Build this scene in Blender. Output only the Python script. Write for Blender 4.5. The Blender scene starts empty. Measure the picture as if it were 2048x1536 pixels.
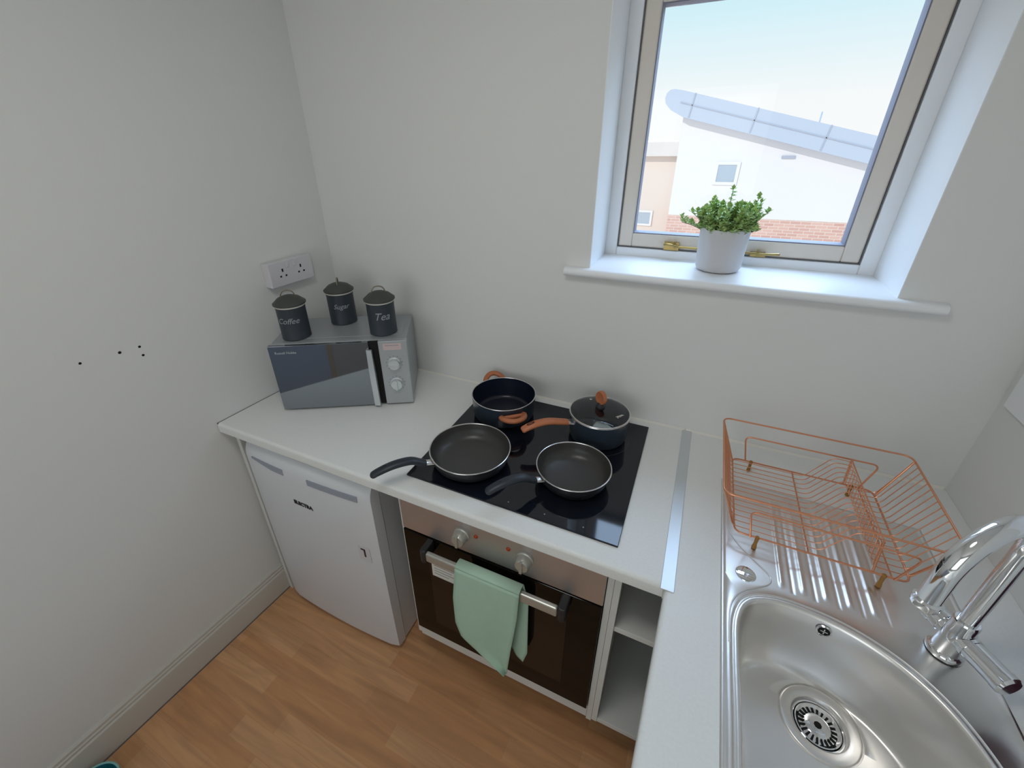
import bpy, bmesh, math, random
import numpy as np
from mathutils import Vector, Matrix

# ------------------------------------------------------------------ scene, camera, light
S = bpy.context.scene
C = S.collection
S.view_settings.view_transform = 'Standard'
S.view_settings.look = 'None'
S.view_settings.gamma = 1.0
S.view_settings.use_curve_mapping = False
S.view_settings.exposure = 0.0

cam = bpy.data.cameras.new('camera')
cam_o = bpy.data.objects.new('camera', cam); C.objects.link(cam_o)
cam.sensor_fit = 'HORIZONTAL'; cam.sensor_width = 36.0
cam.lens = 856.07 / 2048 * 36.0
cam.shift_x = 36.154 / 2048; cam.shift_y = -39.383 / 2048
cam.clip_start = 0.02; cam.clip_end = 200
cam_o.location = (1.3543, -1.2930, 1.7463)
cam_o.rotation_euler = (1.0909, 0.0165, 0.4429)
S.camera = cam_o

W = bpy.data.worlds.new('sky'); S.world = W; W.use_nodes = True
nt = W.node_tree; nt.nodes.clear()
wo = nt.nodes.new('ShaderNodeOutputWorld'); bg = nt.nodes.new('ShaderNodeBackground')
tc = nt.nodes.new('ShaderNodeTexCoord'); sx = nt.nodes.new('ShaderNodeSeparateXYZ'); rp = nt.nodes.new('ShaderNodeValToRGB')
nt.links.new(tc.outputs['Generated'], sx.inputs[0]); nt.links.new(sx.outputs['Z'], rp.inputs[0])
nt.links.new(rp.outputs[0], bg.inputs[0]); nt.links.new(bg.outputs[0], wo.inputs[0])
cr = rp.color_ramp
cr.elements[0].position = 0.0; cr.elements[0].color = (1.0, 1.0, 1.0, 1)
cr.elements[1].position = 1.0; cr.elements[1].color = (0.42, 0.66, 0.90, 1)
e = cr.elements.new(0.06); e.color = (0.97, 0.99, 1.0, 1)
e = cr.elements.new(0.20); e.color = (0.66, 0.90, 0.98, 1)
e = cr.elements.new(0.5); e.color = (0.52, 0.78, 0.96, 1)
# the high sky on the window's side is a bright haze
hz_ = nt.nodes.new('ShaderNodeMapRange'); hz_.inputs['From Min'].default_value = .27; hz_.inputs['From Max'].default_value = .48
hy_n = nt.nodes.new('ShaderNodeMapRange'); hy_n.inputs['From Min'].default_value = -.05; hy_n.inputs['From Max'].default_value = .35
nt.links.new(sx.outputs['Z'], hz_.inputs[0]); nt.links.new(sx.outputs['Y'], hy_n.inputs[0])
ml = nt.nodes.new('ShaderNodeMath'); ml.operation = 'MULTIPLY'; nt.links.new(hz_.outputs[0], ml.inputs[0]); nt.links.new(hy_n.outputs[0], ml.inputs[1])
mxw = nt.nodes.new('ShaderNodeMix'); mxw.data_type = 'RGBA'; mxw.clamp_factor = True
mxw.inputs[7].default_value = (4.6, 6.2, 8.6, 1)
nt.links.new(ml.outputs[0], mxw.inputs[0]); nt.links.new(rp.outputs[0], mxw.inputs[6]); nt.links.new(mxw.outputs[2], bg.inputs[0])
bg.inputs[1].default_value = 1.0
W.cycles.sampling_method = 'AUTOMATIC'

def lamp(name, kind, loc, rot, energy, color, **kw):
    l = bpy.data.lights.new(name, kind); l.energy = energy; l.color = color
    for k, v in kw.items(): setattr(l, k, v)
    o = bpy.data.objects.new(name, l); C.objects.link(o); o.location = loc; o.rotation_euler = rot
    return o
lamp('sun', 'SUN', (0, 0, 10), (math.radians(64), 0, math.radians(-25)), 1.5, (1, .97, .93), angle=math.radians(0.6))
# soft fill light added behind the camera, set at the unseen rear window
lamp('rear_fill', 'AREA', (0.95, -3.22, 1.5), (math.radians(90), 0, 0), 7.0, (.99, .99, .985), shape='RECTANGLE', size=1.5, size_y=1.3)
lamp('overhead_fill', 'AREA', (.98, -1.08, 2.37), (0, 0, 0), 4.6, (1.0, .99, .965), shape='DISK', size=.42)  # overhead fill added to lift the worktops, no fitting modelled

# ------------------------------------------------------------------ materials
def mat(name, col, rough=.5, metal=0, spec=.5, coat=0, trans=0, ior=1.45, bump=None, var=None, emit=None, alpha=1, coat_rough=.05, aniso=0):
    m = bpy.data.materials.new(name); m.use_nodes = True
    n = m.node_tree; b = n.nodes['Principled BSDF']
    b.inputs['Base Color'].default_value = (*col, 1); b.inputs['Roughness'].default_value = rough
    b.inputs['Metallic'].default_value = metal; b.inputs['Specular IOR Level'].default_value = spec
    b.inputs['Coat Weight'].default_value = coat; b.inputs['Coat Roughness'].default_value = coat_rough
    b.inputs['Transmission Weight'].default_value = trans; b.inputs['IOR'].default_value = ior
    b.inputs['Anisotropic'].default_value = aniso
    if emit: b.inputs['Emission Color'].default_value = (*emit[0], 1); b.inputs['Emission Strength'].default_value = emit[1]
    if bump or var:
        t = n.nodes.new('ShaderNodeTexCoord')
    if bump:  # (scale, strength, stretch)
        mp = n.nodes.new('ShaderNodeMapping'); mp.inputs['Scale'].default_value = bump[2] if len(bump) > 2 else (1, 1, 1)
        n.links.new(t.outputs['Object'], mp.inputs[0])
        nz = n.nodes.new('ShaderNodeTexNoise'); nz.inputs['Scale'].default_value = bump[0]; nz.inputs['Detail'].default_value = 4
        n.links.new(mp.outputs[0], nz.inputs[0])
        bp = n.nodes.new('ShaderNodeBump'); bp.inputs['Strength'].default_value = bump[1]; bp.inputs['Distance'].default_value = .002
        n.links.new(nz.outputs[0], bp.inputs['Height']); n.links.new(bp.outputs[0], b.inputs['Normal'])
    if var:   # (scale, second colour)
        nz = n.nodes.new('ShaderNodeTexNoise'); nz.inputs['Scale'].default_value = var[0]; nz.inputs['Detail'].default_value = 5
        n.links.new(t.outputs['Object'], nz.inputs[0])
        mx = n.nodes.new('ShaderNodeMix'); mx.data_type = 'RGBA'
        mx.inputs[6].default_value = (*col, 1); mx.inputs[7].default_value = (*var[1], 1)
        n.links.new(nz.outputs[0], mx.inputs[0]); n.links.new(mx.outputs[2], b.inputs['Base Color'])
    return m

def floor_material():
    m = bpy.data.materials.new('beech_laminate'); m.use_nodes = True; n = m.node_tree; L = n.links
    b = n.nodes['Principled BSDF']
    t = n.nodes.new('ShaderNodeTexCoord')
    br = n.nodes.new('ShaderNodeTexBrick'); br.offset = .37; br.offset_frequency = 2
    br.inputs['Scale'].default_value = 1; br.inputs['Brick Width'].default_value = .36; br.inputs['Row Height'].default_value = .066
    br.inputs['Mortar Size'].default_value = .0006; br.inputs['Mortar Smooth'].default_value = .2; br.inputs['Bias'].default_value = -.1
    br.inputs['Color1'].default_value = (.61, .315, .150, 1); br.inputs['Color2'].default_value = (.71, .405, .210, 1)
    br.inputs['Mortar'].default_value = (.54, .29, .14, 1)
    L.new(t.outputs['Object'], br.inputs[0])
    mp = n.nodes.new('ShaderNodeMapping'); mp.inputs['Scale'].default_value = (3, 34, 1); L.new(t.outputs['Object'], mp.inputs[0])
    nz = n.nodes.new('ShaderNodeTexNoise'); nz.inputs['Scale'].default_value = 1; nz.inputs['Detail'].default_value = 6; nz.inputs['Distortion'].default_value = .8
    L.new(mp.outputs[0], nz.inputs[0])
    r = n.nodes.new('ShaderNodeValToRGB'); r.color_ramp.elements[0].color = (.80, .79, .78, 1); r.color_ramp.elements[1].color = (1.12, 1.12, 1.10, 1)
    r.color_ramp.elements[0].position = .3; r.color_ramp.elements[1].position = .72
    L.new(nz.outputs[0], r.inputs[0])
    mx = n.nodes.new('ShaderNodeMix'); mx.data_type = 'RGBA'; mx.blend_type = 'MULTIPLY'; mx.inputs[0].default_value = 1
    L.new(br.outputs[0], mx.inputs[6]); L.new(r.outputs[0], mx.inputs[7]); L.new(mx.outputs[2], b.inputs['Base Color'])
    b.inputs['Roughness'].default_value = .42; b.inputs['Specular IOR Level'].default_value = .35
    return m

def brushed(name, col, rough=.28, scale=(1, 1, 1), freq=300, amt=.12, metal=1.0):
    m = bpy.data.materials.new(name); m.use_nodes = True; n = m.node_tree; L = n.links; b = n.nodes['Principled BSDF']
    b.inputs['Base Color'].default_value = (*col, 1); b.inputs['Metallic'].default_value = metal
    t = n.nodes.new('ShaderNodeTexCoord'); mp = n.nodes.new('ShaderNodeMapping'); mp.inputs['Scale'].default_value = scale
    nz = n.nodes.new('ShaderNodeTexNoise'); nz.inputs['Scale'].default_value = freq; nz.inputs['Detail'].default_value = 3
    L.new(t.outputs['Object'], mp.inputs[0]); L.new(mp.outputs[0], nz.inputs[0])
    mr = n.nodes.new('ShaderNodeMapRange'); mr.inputs['To Min'].default_value = rough - amt / 2; mr.inputs['To Max'].default_value = rough + amt / 2
    L.new(nz.outputs[0], mr.inputs[0]); L.new(mr.outputs[0], b.inputs['Roughness'])
    return m

M = {}
M['wall'] = mat('white_emulsion', (.765, .775, .76), .85, bump=(60, .08), spec=.2)
M['ceiling'] = mat('ceiling_paint', (.82, .82, .81), .9, spec=.2)
M['gloss_white'] = mat('white_gloss_paint', (.86, .88, .90), .38)
M['cream_paint'] = mat('aged_cream_paint', (.70, .63, .55), .45, var=(6, (.76, .70, .62)))
M['skirting'] = mat('skirting_paint', (.60, .585, .53), .4)
M['floor'] = floor_material()
M['worktop'] = mat('white_laminate', (.84, .855, .84), .38, spec=.4, bump=(500, .05), var=(180, (.76, .775, .76)))
M['cabinet'] = mat('white_melamine', (.72, .73, .70), .45)
M['fridge'] = mat('white_enamel', (.70, .72, .75), .32, bump=(350, .08))
M['fridge_grey'] = mat('grey_plastic', (.33, .36, .42), .45)
M['gasket'] = mat('dark_gasket', (.12, .12, .13), .6)
M['dark'] = mat('dark_plastic', (.02, .02, .022), .45)
M['black'] = mat('black_print', (.015, .015, .015), .5)
M['steel'] = brushed('brushed_steel', (.60, .565, .55), .50, (1, 1, 60), 30)
M['sinksteel'] = brushed('sink_steel', (.80, .785, .76), .33, (1, 1, 1), 14, .05)
M['chrome'] = mat('chrome', (.80, .82, .84), .06, metal=1)
M['alu'] = brushed('aluminium_strip', (.72, .75, .77), .46, (1, 30, 1), 40)
M['hob'] = mat('black_glass', (.006, .008, .014), .06, spec=.6)
M['hobring'] = mat('hob_ring_print', (.045, .05, .06), .15)
M['ovenglass'] = mat('oven_glass', (.006, .005, .004), .07, spec=.18)
M['ovenwindow'] = mat('oven_window_glass', (.018, .012, .009), .09, spec=.30)
M['knob'] = mat('knob_silver', (.50, .50, .46), .35, metal=.6)
M['redlens'] = mat('red_lens', (.42, .05, .01), .25)
M['towel'] = mat('green_cotton', (.45, .64, .50), .95, spec=.1, bump=(900, .5), var=(40, (.50, .69, .55)))
M['paper'] = mat('paper', (.80, .78, .72), .7)
M['greyprint'] = mat('grey_print', (.35, .35, .36), .6)
M['pan_in'] = mat('nonstick_grey', (.052, .050, .048), .34, spec=.55)
M['pan_out'] = mat('pan_black', (.022, .024, .028), .35)
M['navy_in'] = mat('nonstick_navy', (.008, .012, .026), .28)
M['navy_out'] = mat('navy_enamel', (.030, .045, .065), .3, coat=.3)
M['rimsteel'] = mat('rim_steel', (.75, .73, .72), .25, metal=1)
M['wood'] = mat('wood_effect_handle', (.42, .13, .055), .4, bump=(40, .1, (1, 1, 6)), var=(25, (.54, .20, .09)))
M['handle'] = mat('black_bakelite', (.022, .028, .038), .42)
M['mw_body'] = mat('silver_paint', (.40, .42, .44), .36, metal=.35, spec=.5)
M['mw_panel'] = mat('silver_panel', (.44, .46, .48), .38, metal=.3)
M['mw_glass'] = mat('smoked_mirror', (.26, .285, .31), .05, metal=.85)
M['silver'] = mat('silver_plastic', (.66, .70, .72), .28, metal=.5)
M['tin'] = mat('charcoal_tin', (.036, .046, .058), .45, metal=.1)
M['tinlid'] = mat('charcoal_lid', (.060, .065, .060), .5, metal=.1)
M['cream'] = mat('cream_seal', (.62, .60, .55), .4)
M['chalk'] = mat('pale_lettering', (.33, .37, .39), .7)
M['wire_handle'] = mat('antique_brass_wire', (.26, .23, .17), .35, metal=.8)
M['brass'] = mat('brass', (.52, .39, .13), .35, metal=.8, var=(30, (.30, .20, .08)))
M['socket'] = mat('socket_plastic', (.66, .65, .68), .35)
M['copper'] = mat('rose_copper_wire', (.74, .33, .185), .30, metal=.75)
M['amber'] = mat('amber_rubber', (.33, .16, .03), .4)
M['ceramic'] = mat('white_ceramic', (.60, .595, .60), .5)
M['soil'] = mat('dark_soil', (.02, .017, .012), .9)
M['leaf'] = mat('boxwood_leaf', (.16, .33, .07), .5, var=(34, (.62, .78, .30)))
M['stem'] = mat('plant_stem', (.16, .13, .07), .7)
M['render_white'] = mat('white_render', (.80, .78, .80), .9, spec=.1)
M['render_peach'] = mat('peach_render', (.76, .66, .60), .9, spec=.1)
M['fascia'] = mat('blue_grey_fascia', (.52, .58, .70), .7, spec=.2)
M['bead'] = mat('glazing_seal', (.20, .21, .27), .6)
M['seam'] = mat('fascia_seam', (.43, .46, .56), .7)
M['soffit'] = mat('soffit', (.72, .67, .64), .9, spec=.1)
M['farwin'] = mat('far_window_glass', (.42, .49, .58), .2)
M['maroon'] = mat('maroon_plastic', (.045, .008, .018), .25)
M['teal'] = mat('teal_plastic', (.005, .11, .14), .35)
M['tealrim'] = mat('pale_teal_rim', (.25, .52, .50), .4)
M['hole'] = mat('hole_black', (.01, .01, .01), .9)

def brick_material():
    m = bpy.data.materials.new('red_brick'); m.use_nodes = True; n = m.node_tree; L = n.links; b = n.nodes['Principled BSDF']
    t = n.nodes.new('ShaderNodeTexCoord'); mp = n.nodes.new('ShaderNodeMapping'); mp.inputs['Rotation'].default_value = (math.radians(90), 0, 0)
    br = n.nodes.new('ShaderNodeTexBrick'); br.inputs['Scale'].default_value = 1; br.inputs['Brick Width'].default_value = .225
    br.inputs['Row Height'].default_value = .075; br.inputs['Mortar Size'].default_value = .008
    br.inputs['Color1'].default_value = (.62, .36, .31, 1); br.inputs['Color2'].default_value = (.72, .46, .40, 1); br.inputs['Mortar'].default_value = (.74, .62, .56, 1)
    L.new(t.outputs['Object'], mp.inputs[0]); L.new(mp.outputs[0], br.inputs[0]); L.new(br.outputs[0], b.inputs['Base Color']); b.inputs['Roughness'].default_value = .9
    return m
M['brick'] = brick_material()

# glass pane that lets light through
def pane_mat(name='window_glass', tint=(.98, .99, .99), ior=1.4):
    m = bpy.data.materials.new(name); m.use_nodes = True; n = m.node_tree; n.nodes.clear(); L = n.links
    o = n.nodes.new('ShaderNodeOutputMaterial'); tr = n.nodes.new('ShaderNodeBsdfTransparent'); gl = n.nodes.new('ShaderNodeBsdfGlossy')
    tr.inputs[0].default_value = (*tint, 1); gl.inputs['Roughness'].default_value = .02
    fr = n.nodes.new('ShaderNodeFresnel'); fr.inputs[0].default_value = ior; mx = n.nodes.new('ShaderNodeMixShader')
    ge = n.nodes.new('ShaderNodeNewGeometry'); sb = n.nodes.new('ShaderNodeMath'); sb.operation = 'SUBTRACT'; sb.inputs[0].default_value = 1; L.new(ge.outputs['Backfacing'], sb.inputs[1])
    mu = n.nodes.new('ShaderNodeMath'); mu.operation = 'MULTIPLY'; L.new(fr.outputs[0], mu.inputs[0]); L.new(sb.outputs[0], mu.inputs[1])
    L.new(mu.outputs[0], mx.inputs[0]); L.new(tr.outputs[0], mx.inputs[1]); L.new(gl.outputs[0], mx.inputs[2]); L.new(mx.outputs[0], o.inputs[0])
    return m
M['pane'] = pane_mat()
M['lidglass'] = pane_mat('lid_glass', (.82, .86, .88), 1.75)

# ------------------------------------------------------------------ mesh helpers
class MB:
    def __init__(s): s.v = []; s.f = []
    def add(s, vs, fs):
        k = len(s.v); s.v += [tuple(p) for p in vs]; s.f += [tuple(i + k for i in f) for f in fs]; return s
    def box(s, x0, x1, y0, y1, z0, z1):
        return s.add([(x0,y0,z0),(x1,y0,z0),(x1,y1,z0),(x0,y1,z0),(x0,y0,z1),(x1,y0,z1),(x1,y1,z1),(x0,y1,z1)],
                     [(0,3,2,1),(4,5,6,7),(0,1,5,4),(1,2,6,5),(2,3,7,6),(3,0,4,7)])
    def prism(s, pts, z0, z1):       # polygon in xy
        n = len(pts)
        return s.add([(x, y, z0) for x, y in pts] + [(x, y, z1) for x, y in pts],
                     [tuple(range(n))[::-1], tuple(range(n, 2*n))] + [(i, (i+1) % n, (i+1) % n + n, i + n) for i in range(n)])
    def extr(s, prof, a, b):         # prof: function/list of 2D (u,z); a,b: functions mapping (u,z)->3D at both ends
        n = len(prof)
        return s.add([a(u, z) for u, z in prof] + [b(u, z) for u, z in prof],
                     [tuple(range(n)), tuple(range(n, 2*n))[::-1]] + [(i, i + n, (i+1) % n + n, (i+1) % n) for i in range(n)])
    def lathe(s, prof, c=(0, 0, 0), n=48, axis='z', closed=False, cap=True):
        vs = []
        for r, h in prof:
            for i in range(n):
                a = 2*math.pi*i/n; x, y = r*math.cos(a), r*math.sin(a)
                p = (x, y, h) if axis == 'z' else ((x, h, y) if axis == 'y' else (h, x, y))
                vs.append((p[0]+c[0], p[1]+c[1], p[2]+c[2]))
        m = len(prof); fs = []
        for j in range(m - 1 + (1 if closed else 0)):
            j2 = (j+1) % m
            for i in range(n):
                fs.append((j*n+i, j*n+(i+1) % n, j2*n+(i+1) % n, j2*n+i))
        if not closed and cap:
            if prof[0][0] > 1e-6: fs.append(tuple(range(n))[::-1])
            if prof[-1][0] > 1e-6: fs.append(tuple((m-1)*n+i for i in range(n)))
        return s.add(vs, fs)
    def tube(s, path, r, n=10, closed=False, ry=None):
        P = [Vector(p) for p in path]; m = len(P)
        rr = r if isinstance(r, (list, tuple)) else [r]*m
        T = []
        for i in range(m):
            if closed: t = P[(i+1) % m] - P[i-1]
            else: t = P[min(i+1, m-1)] - P[max(i-1, 0)]
            T.append(t.normalized())
        up = Vector((0, 0, 1)) if abs(T[0].z) < .9 else Vector((1, 0, 0))
        nrm = (up - T[0]*up.dot(T[0])).normalized(); vs = []
        for i in range(m):
            nrm = (nrm - T[i]*nrm.dot(T[i])).normalized(); bi = T[i].cross(nrm)
            k = 1 if ry is None else ry
            for j in range(n):
                a = 2*math.pi*j/n; vs.append(P[i] + nrm*(rr[i]*k*math.sin(a)) + bi*(rr[i]*math.cos(a)))
        fs = []
        for i in range(m if closed else m-1):
            i2 = (i+1) % m
            for j in range(n): fs.append((i*n+j, i*n+(j+1) % n, i2*n+(j+1) % n, i2*n+j))
        if not closed: fs += [tuple(range(n))[::-1], tuple((m-1)*n+j for j in range(n))]
        return s.add(vs, fs)
    def build(s, name, m, parent=None, bevel=0, seg=2, loc=None, rotz=None, smooth=True, angle=35, solid=0, sub=0):
        me = bpy.data.meshes.new(name); me.from_pydata(s.v, [], s.f)
        bm = bmesh.new(); bm.from_mesh(me); bmesh.ops.recalc_face_normals(bm, faces=bm.faces)
        if bevel:
            es = [e for e in bm.edges if len(e.link_faces) == 2 and e.calc_face_angle(0) > .6]
            bmesh.ops.bevel(bm, geom=es, offset=bevel, segments=seg, profile=.5, affect='EDGES', clamp_overlap=True)
        bm.to_mesh(me); bm.free()
        if smooth:
            me.shade_smooth(); me.set_sharp_from_angle(angle=math.radians(15 if bevel else angle))
        me.materials.append(M[m] if isinstance(m, str) else m)
        o = bpy.data.objects.new(name, me); C.objects.link(o)
        if parent: o.parent = parent
        if loc: o.location = loc
        if rotz is not None: o.rotation_euler = (0, 0, rotz)
        if solid: md = o.modifiers.new('solid', 'SOLIDIFY'); md.thickness = solid; md.offset = 0
        if sub: md = o.modifiers.new('sub', 'SUBSURF'); md.levels = md.render_levels = sub
        return o

def tag(o, label, cat, group=None):
    o['label'] = label; o['category'] = cat
    if group: o['group'] = group
    return o
def thing(name, label, cat, loc=(0, 0, 0), rz=0, group=None):
    o = bpy.data.objects.new(name, None); C.objects.link(o); o.empty_display_size = .05
    o.location = loc; o.rotation_euler = (0, 0, rz)
    return tag(o, label, cat, group)
def struct(o): o['kind'] = 'structure'; return o
def root_struct(name, loc=(0, 0, 0)):
    o = bpy.data.objects.new(name, None); C.objects.link(o); o.location = loc; return struct(o)

def text_mb(txt, size, shear=0, ext=.0004, fn=None, align='CENTER', bold=0):
    cu = bpy.data.curves.new('t', 'FONT'); cu.body = txt; cu.size = size; cu.shear = shear
    cu.align_x = align; cu.align_y = 'CENTER'; cu.extrude = ext; cu.resolution_u = 3; cu.offset = bold
    o = bpy.data.objects.new('t', cu); C.objects.link(o)
    bpy.context.view_layer.update()
    me = o.evaluated_get(bpy.context.evaluated_depsgraph_get()).to_mesh()
    mb = MB(); vs = [tuple(v.co) for v in me.vertices]; fs = [tuple(p.vertices) for p in me.polygons]
    o.evaluated_get(bpy.context.evaluated_depsgraph_get()).to_mesh_clear()
    bpy.data.objects.remove(o); bpy.data.curves.remove(cu)
    if fn: vs = [fn(*v) for v in vs]
    return mb.add(vs, fs)

def arc(c, r, a0, a1, n):   # 2D arc
    return [(c[0]+r*math.cos(a0+(a1-a0)*i/n), c[1]+r*math.sin(a0+(a1-a0)*i/n)) for i in range(n+1)]
def catmull(P, k=6, closed=False):
    out = []; n = len(P); rng = range(n) if closed else range(n-1)
    P = [np.array(p, float) for p in P]
    for i in rng:
        if closed: p0, p1, p2, p3 = P[i-1], P[i], P[(i+1) % n], P[(i+2) % n]
        else: p0, p1, p2, p3 = P[max(i-1, 0)], P[i], P[i+1], P[min(i+2, n-1)]
        for j in range(k):
            t = j/k; out.append(tuple(.5*((2*p1)+(-p0+p2)*t+(2*p0-5*p1+4*p2-p3)*t*t+(-p0+3*p1-3*p2+p3)*t**3)))
    if not closed: out.append(tuple(P[-1]))
    return out
def rounded_path(P, r, k=5, closed=False):  # fillet corners of a 3D polyline
    P = [Vector(p) for p in P]; n = len(P); out = []
    for i in range(n):
        if not closed and i in (0, n-1): out.append(P[i]); continue
        a, b, c = P[i-1], P[i], P[(i+1) % n]
        u, w = (a-b), (c-b); d = min(r, u.length*.48, w.length*.48)
        u.normalize(); w.normalize(); p0, p2 = b+u*d, b+w*d
        for j in range(k+1):
            t = j/k; out.append(p0*(1-t)**2+b*2*t*(1-t)+p2*t*t)
    return [tuple(p) for p in out]

# ------------------------------------------------------------------ the room
TA = .0711          # the left wall runs slightly out of square
YF = -3.3           # rear wall behind the camera
ZC = 2.42
def xw(y): return TA*y
XR = 2.065
struct(MB().box(-.6, 2.4, YF-.2, .32, -.1, 0).build('floor', 'floor', smooth=False))
struct(MB().box(-.6, 2.4, YF-.2, .32, ZC, ZC+.1).build('ceiling', 'ceiling', smooth=False))
wl = struct(MB().prism([(0, 0), (xw(YF), YF), (xw(YF)-.1, YF), (-.1, .0)], 0, ZC).build('wall_left', 'wall', smooth=False))
struct(MB().box(XR, XR+.1, YF, .3, 0, ZC).build('wall_right', 'wall', smooth=False))
WX0, WX1, WZ0, WZ1 = 1.057, 1.801, 1.399, 2.152
mb = MB(); mb.box(-.1, WX0, 0, .3, 0, ZC); mb.box(WX1, XR, 0, .3, 0, ZC); mb.box(WX0, WX1, 0, .3, 0, WZ0-.026); mb.box(WX0, WX1, 0, .3, WZ1, ZC)
wb = struct(mb.build('wall_back', 'wall', smooth=False))
mb = MB(); mb.box(WX0, WX0+.002, .0005, .206, WZ0, WZ1); mb.box(WX1-.002, WX1, .0005, .206, WZ0, WZ1); mb.box(WX0+.002, WX1-.002, .0005, .206, WZ1-.002, WZ1)
mb.build('reveal', 'gloss_white', wb)
mb = MB(); a0, a1, b0, b1 = .25, 1.65, .85, 2.15
mb.box(-.5, a0, YF-.12, YF, 0, ZC); mb.box(a1, XR+.1, YF-.12, YF, 0, ZC); mb.box(a0, a1, YF-.12, YF, 0, b0); mb.box(a0, a1, YF-.12, YF, b1, ZC)
struct(mb.build('wall_front', 'wall', smooth=False))
# rear window, added out of view to go with the fill light
w2 = root_struct('added_window', (0, YF-.08, 0))
mb = MB(); mb.box(a0, a0+.06, 0, .05, b0, b1); mb.box(a1-.06, a1, 0, .05, b0, b1); mb.box(a0+.06, a1-.06, 0, .05, b0, b0+.06); mb.box(a0+.06, a1-.06, 0, .05, b1-.06, b1); mb.box(.92, .98, 0, .05, b0+.06, b1-.06)
mb.build('frame', 'gloss_white', w2)
MB().box(a0+.06, a1-.06, .022, .026, b0+.06, b1-.06).build('pane', 'pane', w2, smooth=False)

# skirting on the left wall
prof = [(0, .141), (.005, .141), (.009, .136), (.0095, .126), (.0125, .122), (.0125, .116), (.0105, .114), (.0125, .111), (.0155, .108), (.0165, .100), (.0165, .004), (.014, .003), (.014, 0), (0, 0)]
bl = struct(MB().extr(prof, lambda u, z: (xw(-.02)+u, -.02, z), lambda u, z: (xw(YF+.01)+u, YF+.01, z)).build('baseboard_left', 'skirting', angle=20))
struct(MB().extr([(0, .141), (.006, .141), (.0155, .108), (.0155, 0), (0, 0)], lambda u, z: (XR-u, -2.25, z), lambda u, z: (XR-u, YF+.01, z)).build('baseboard_right', 'skirting', angle=20))

MB().extr([(.0166, 0), (.0195, 0), (.0195, .0012), (.0166, .0022)], lambda u, z: (xw(-.02)+u, -.02, z), lambda u, z: (xw(YF+.01)+u, YF+.01, z)).build('gap_shade', 'gasket', bl)  # dark strip drawn in for the shade under the skirting
# screw holes left in the wall
for y, z, r in [(-.861, 1.248, .0031), (-.774, 1.242, .0037), (-.726, 1.240, .0033), (-.726, 1.213, .0033)]:
    k = MB(); k.lathe([(.0001, .0006), (r, .0006), (r*1.15, -.0008)], (0, 0, 0), 12, axis='x')
    k.build('screw_hole', 'hole', wl, loc=(xw(y)+.0004, y, z))

# kitchen window
w1 = root_struct('window_1', (0, 0, 0))
def frame_rect(mb, x0, x1, z0, z1, t, y0, y1, tb=None):
    tb = tb or t
    mb.box(x0, x0+t, y0, y1, z0, z1); mb.box(x1-t, x1, y0, y1, z0, z1); mb.box(x0+t, x1-t, y0, y1, z0, z0+tb); mb.box(x0+t, x1-t, y0, y1, z1-t, z1)
mb = MB(); frame_rect(mb, WX0, WX1, WZ0-.01, WZ1, .039, .206, .29, .036)
mb.build('frame', 'gloss_white', w1, bevel=.003)
mb = MB(); frame_rect(mb, WX0+.042, WX1-.042, 1.4275, WZ1-.042, .043, .213, .27, .043)
mb.build('sash', 'cream_paint', w1, bevel=.004)
mb = MB(); frame_rect(mb, WX0+.0395, WX1-.0395, 1.4255, WZ1-.0395, .0028, .2095, .25)
mb.build('seal', 'gasket', w1)
mb = MB(); frame_rect(mb, WX0+.084, WX1-.084, 1.4695, WZ1-.084, .004, .217, .262)
mb.build('glazing_bead', 'bead', w1)
MB().box(WX0+.086, WX1-.086, .236, .240, 1.472, WZ1-.086).build('pane', 'pane', w1, smooth=False)
# sill board with a rounded nose
r = .0125; prof = [(.206, 1.3995), (.206, 1.3745), (-.018, 1.3745)] + arc((-.018, 1.387), r, -math.pi/2, -math.pi*1.5, 8)
def sill_x(x0): return lambda u, z: (x0, u, z)
mb = MB(); mb.extr([p for p in prof], sill_x(WX0), sill_x(WX1))
np_ = [(.0, 1.3995), (.0, 1.3745), (-.018, 1.3745)] + arc((-.018, 1.387), r, -math.pi/2, -math.pi*1.5, 8)
mb.extr(np_, sill_x(.985), sill_x(WX0)); mb.extr(np_, sill_x(WX1), sill_x(1.888))
mb.build('sill', 'gloss_white', w1, angle=50)
# brass casement stay along the bottom rail
st = MB(); st.tube(catmull([(1.245, .198, 1.445), (1.262, .190, 1.447), (1.285, .196, 1.441), (1.31, .196, 1.440), (1.48, .196, 1.438), (1.51, .192, 1.438), (1.535, .180, 1.441), (1.56, .165, 1.446)], 5), .0035, 8)
st.lathe([(0, -.001), (.009, -.001), (.009, .006), (.005, .009), (0, .009)], (1.255, .2, 1.445), 16, 'y')
st.box(1.245, 1.29, .200, .2125, 1.428, 1.452); st.box(1.49, 1.53, .200, .2125, 1.428, 1.440)
st.tube([(1.277, .198, 1.436), (1.277, .198, 1.456)], .003, 8); st.tube([(1.508, .194, 1.432), (1.508, .194, 1.450)], .003, 8)
st.build('stay', 'brass', w1)

# white panel on the right wall close to the corner
MBp = MB().box(XR-.012, XR-.0005, -.62, -.037, 1.184, 1.72)
tag(MBp.build('wall_panel', 'gloss_white', bevel=.002), 'smooth white panel fixed to the right wall next to the corner', 'panel')

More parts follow.
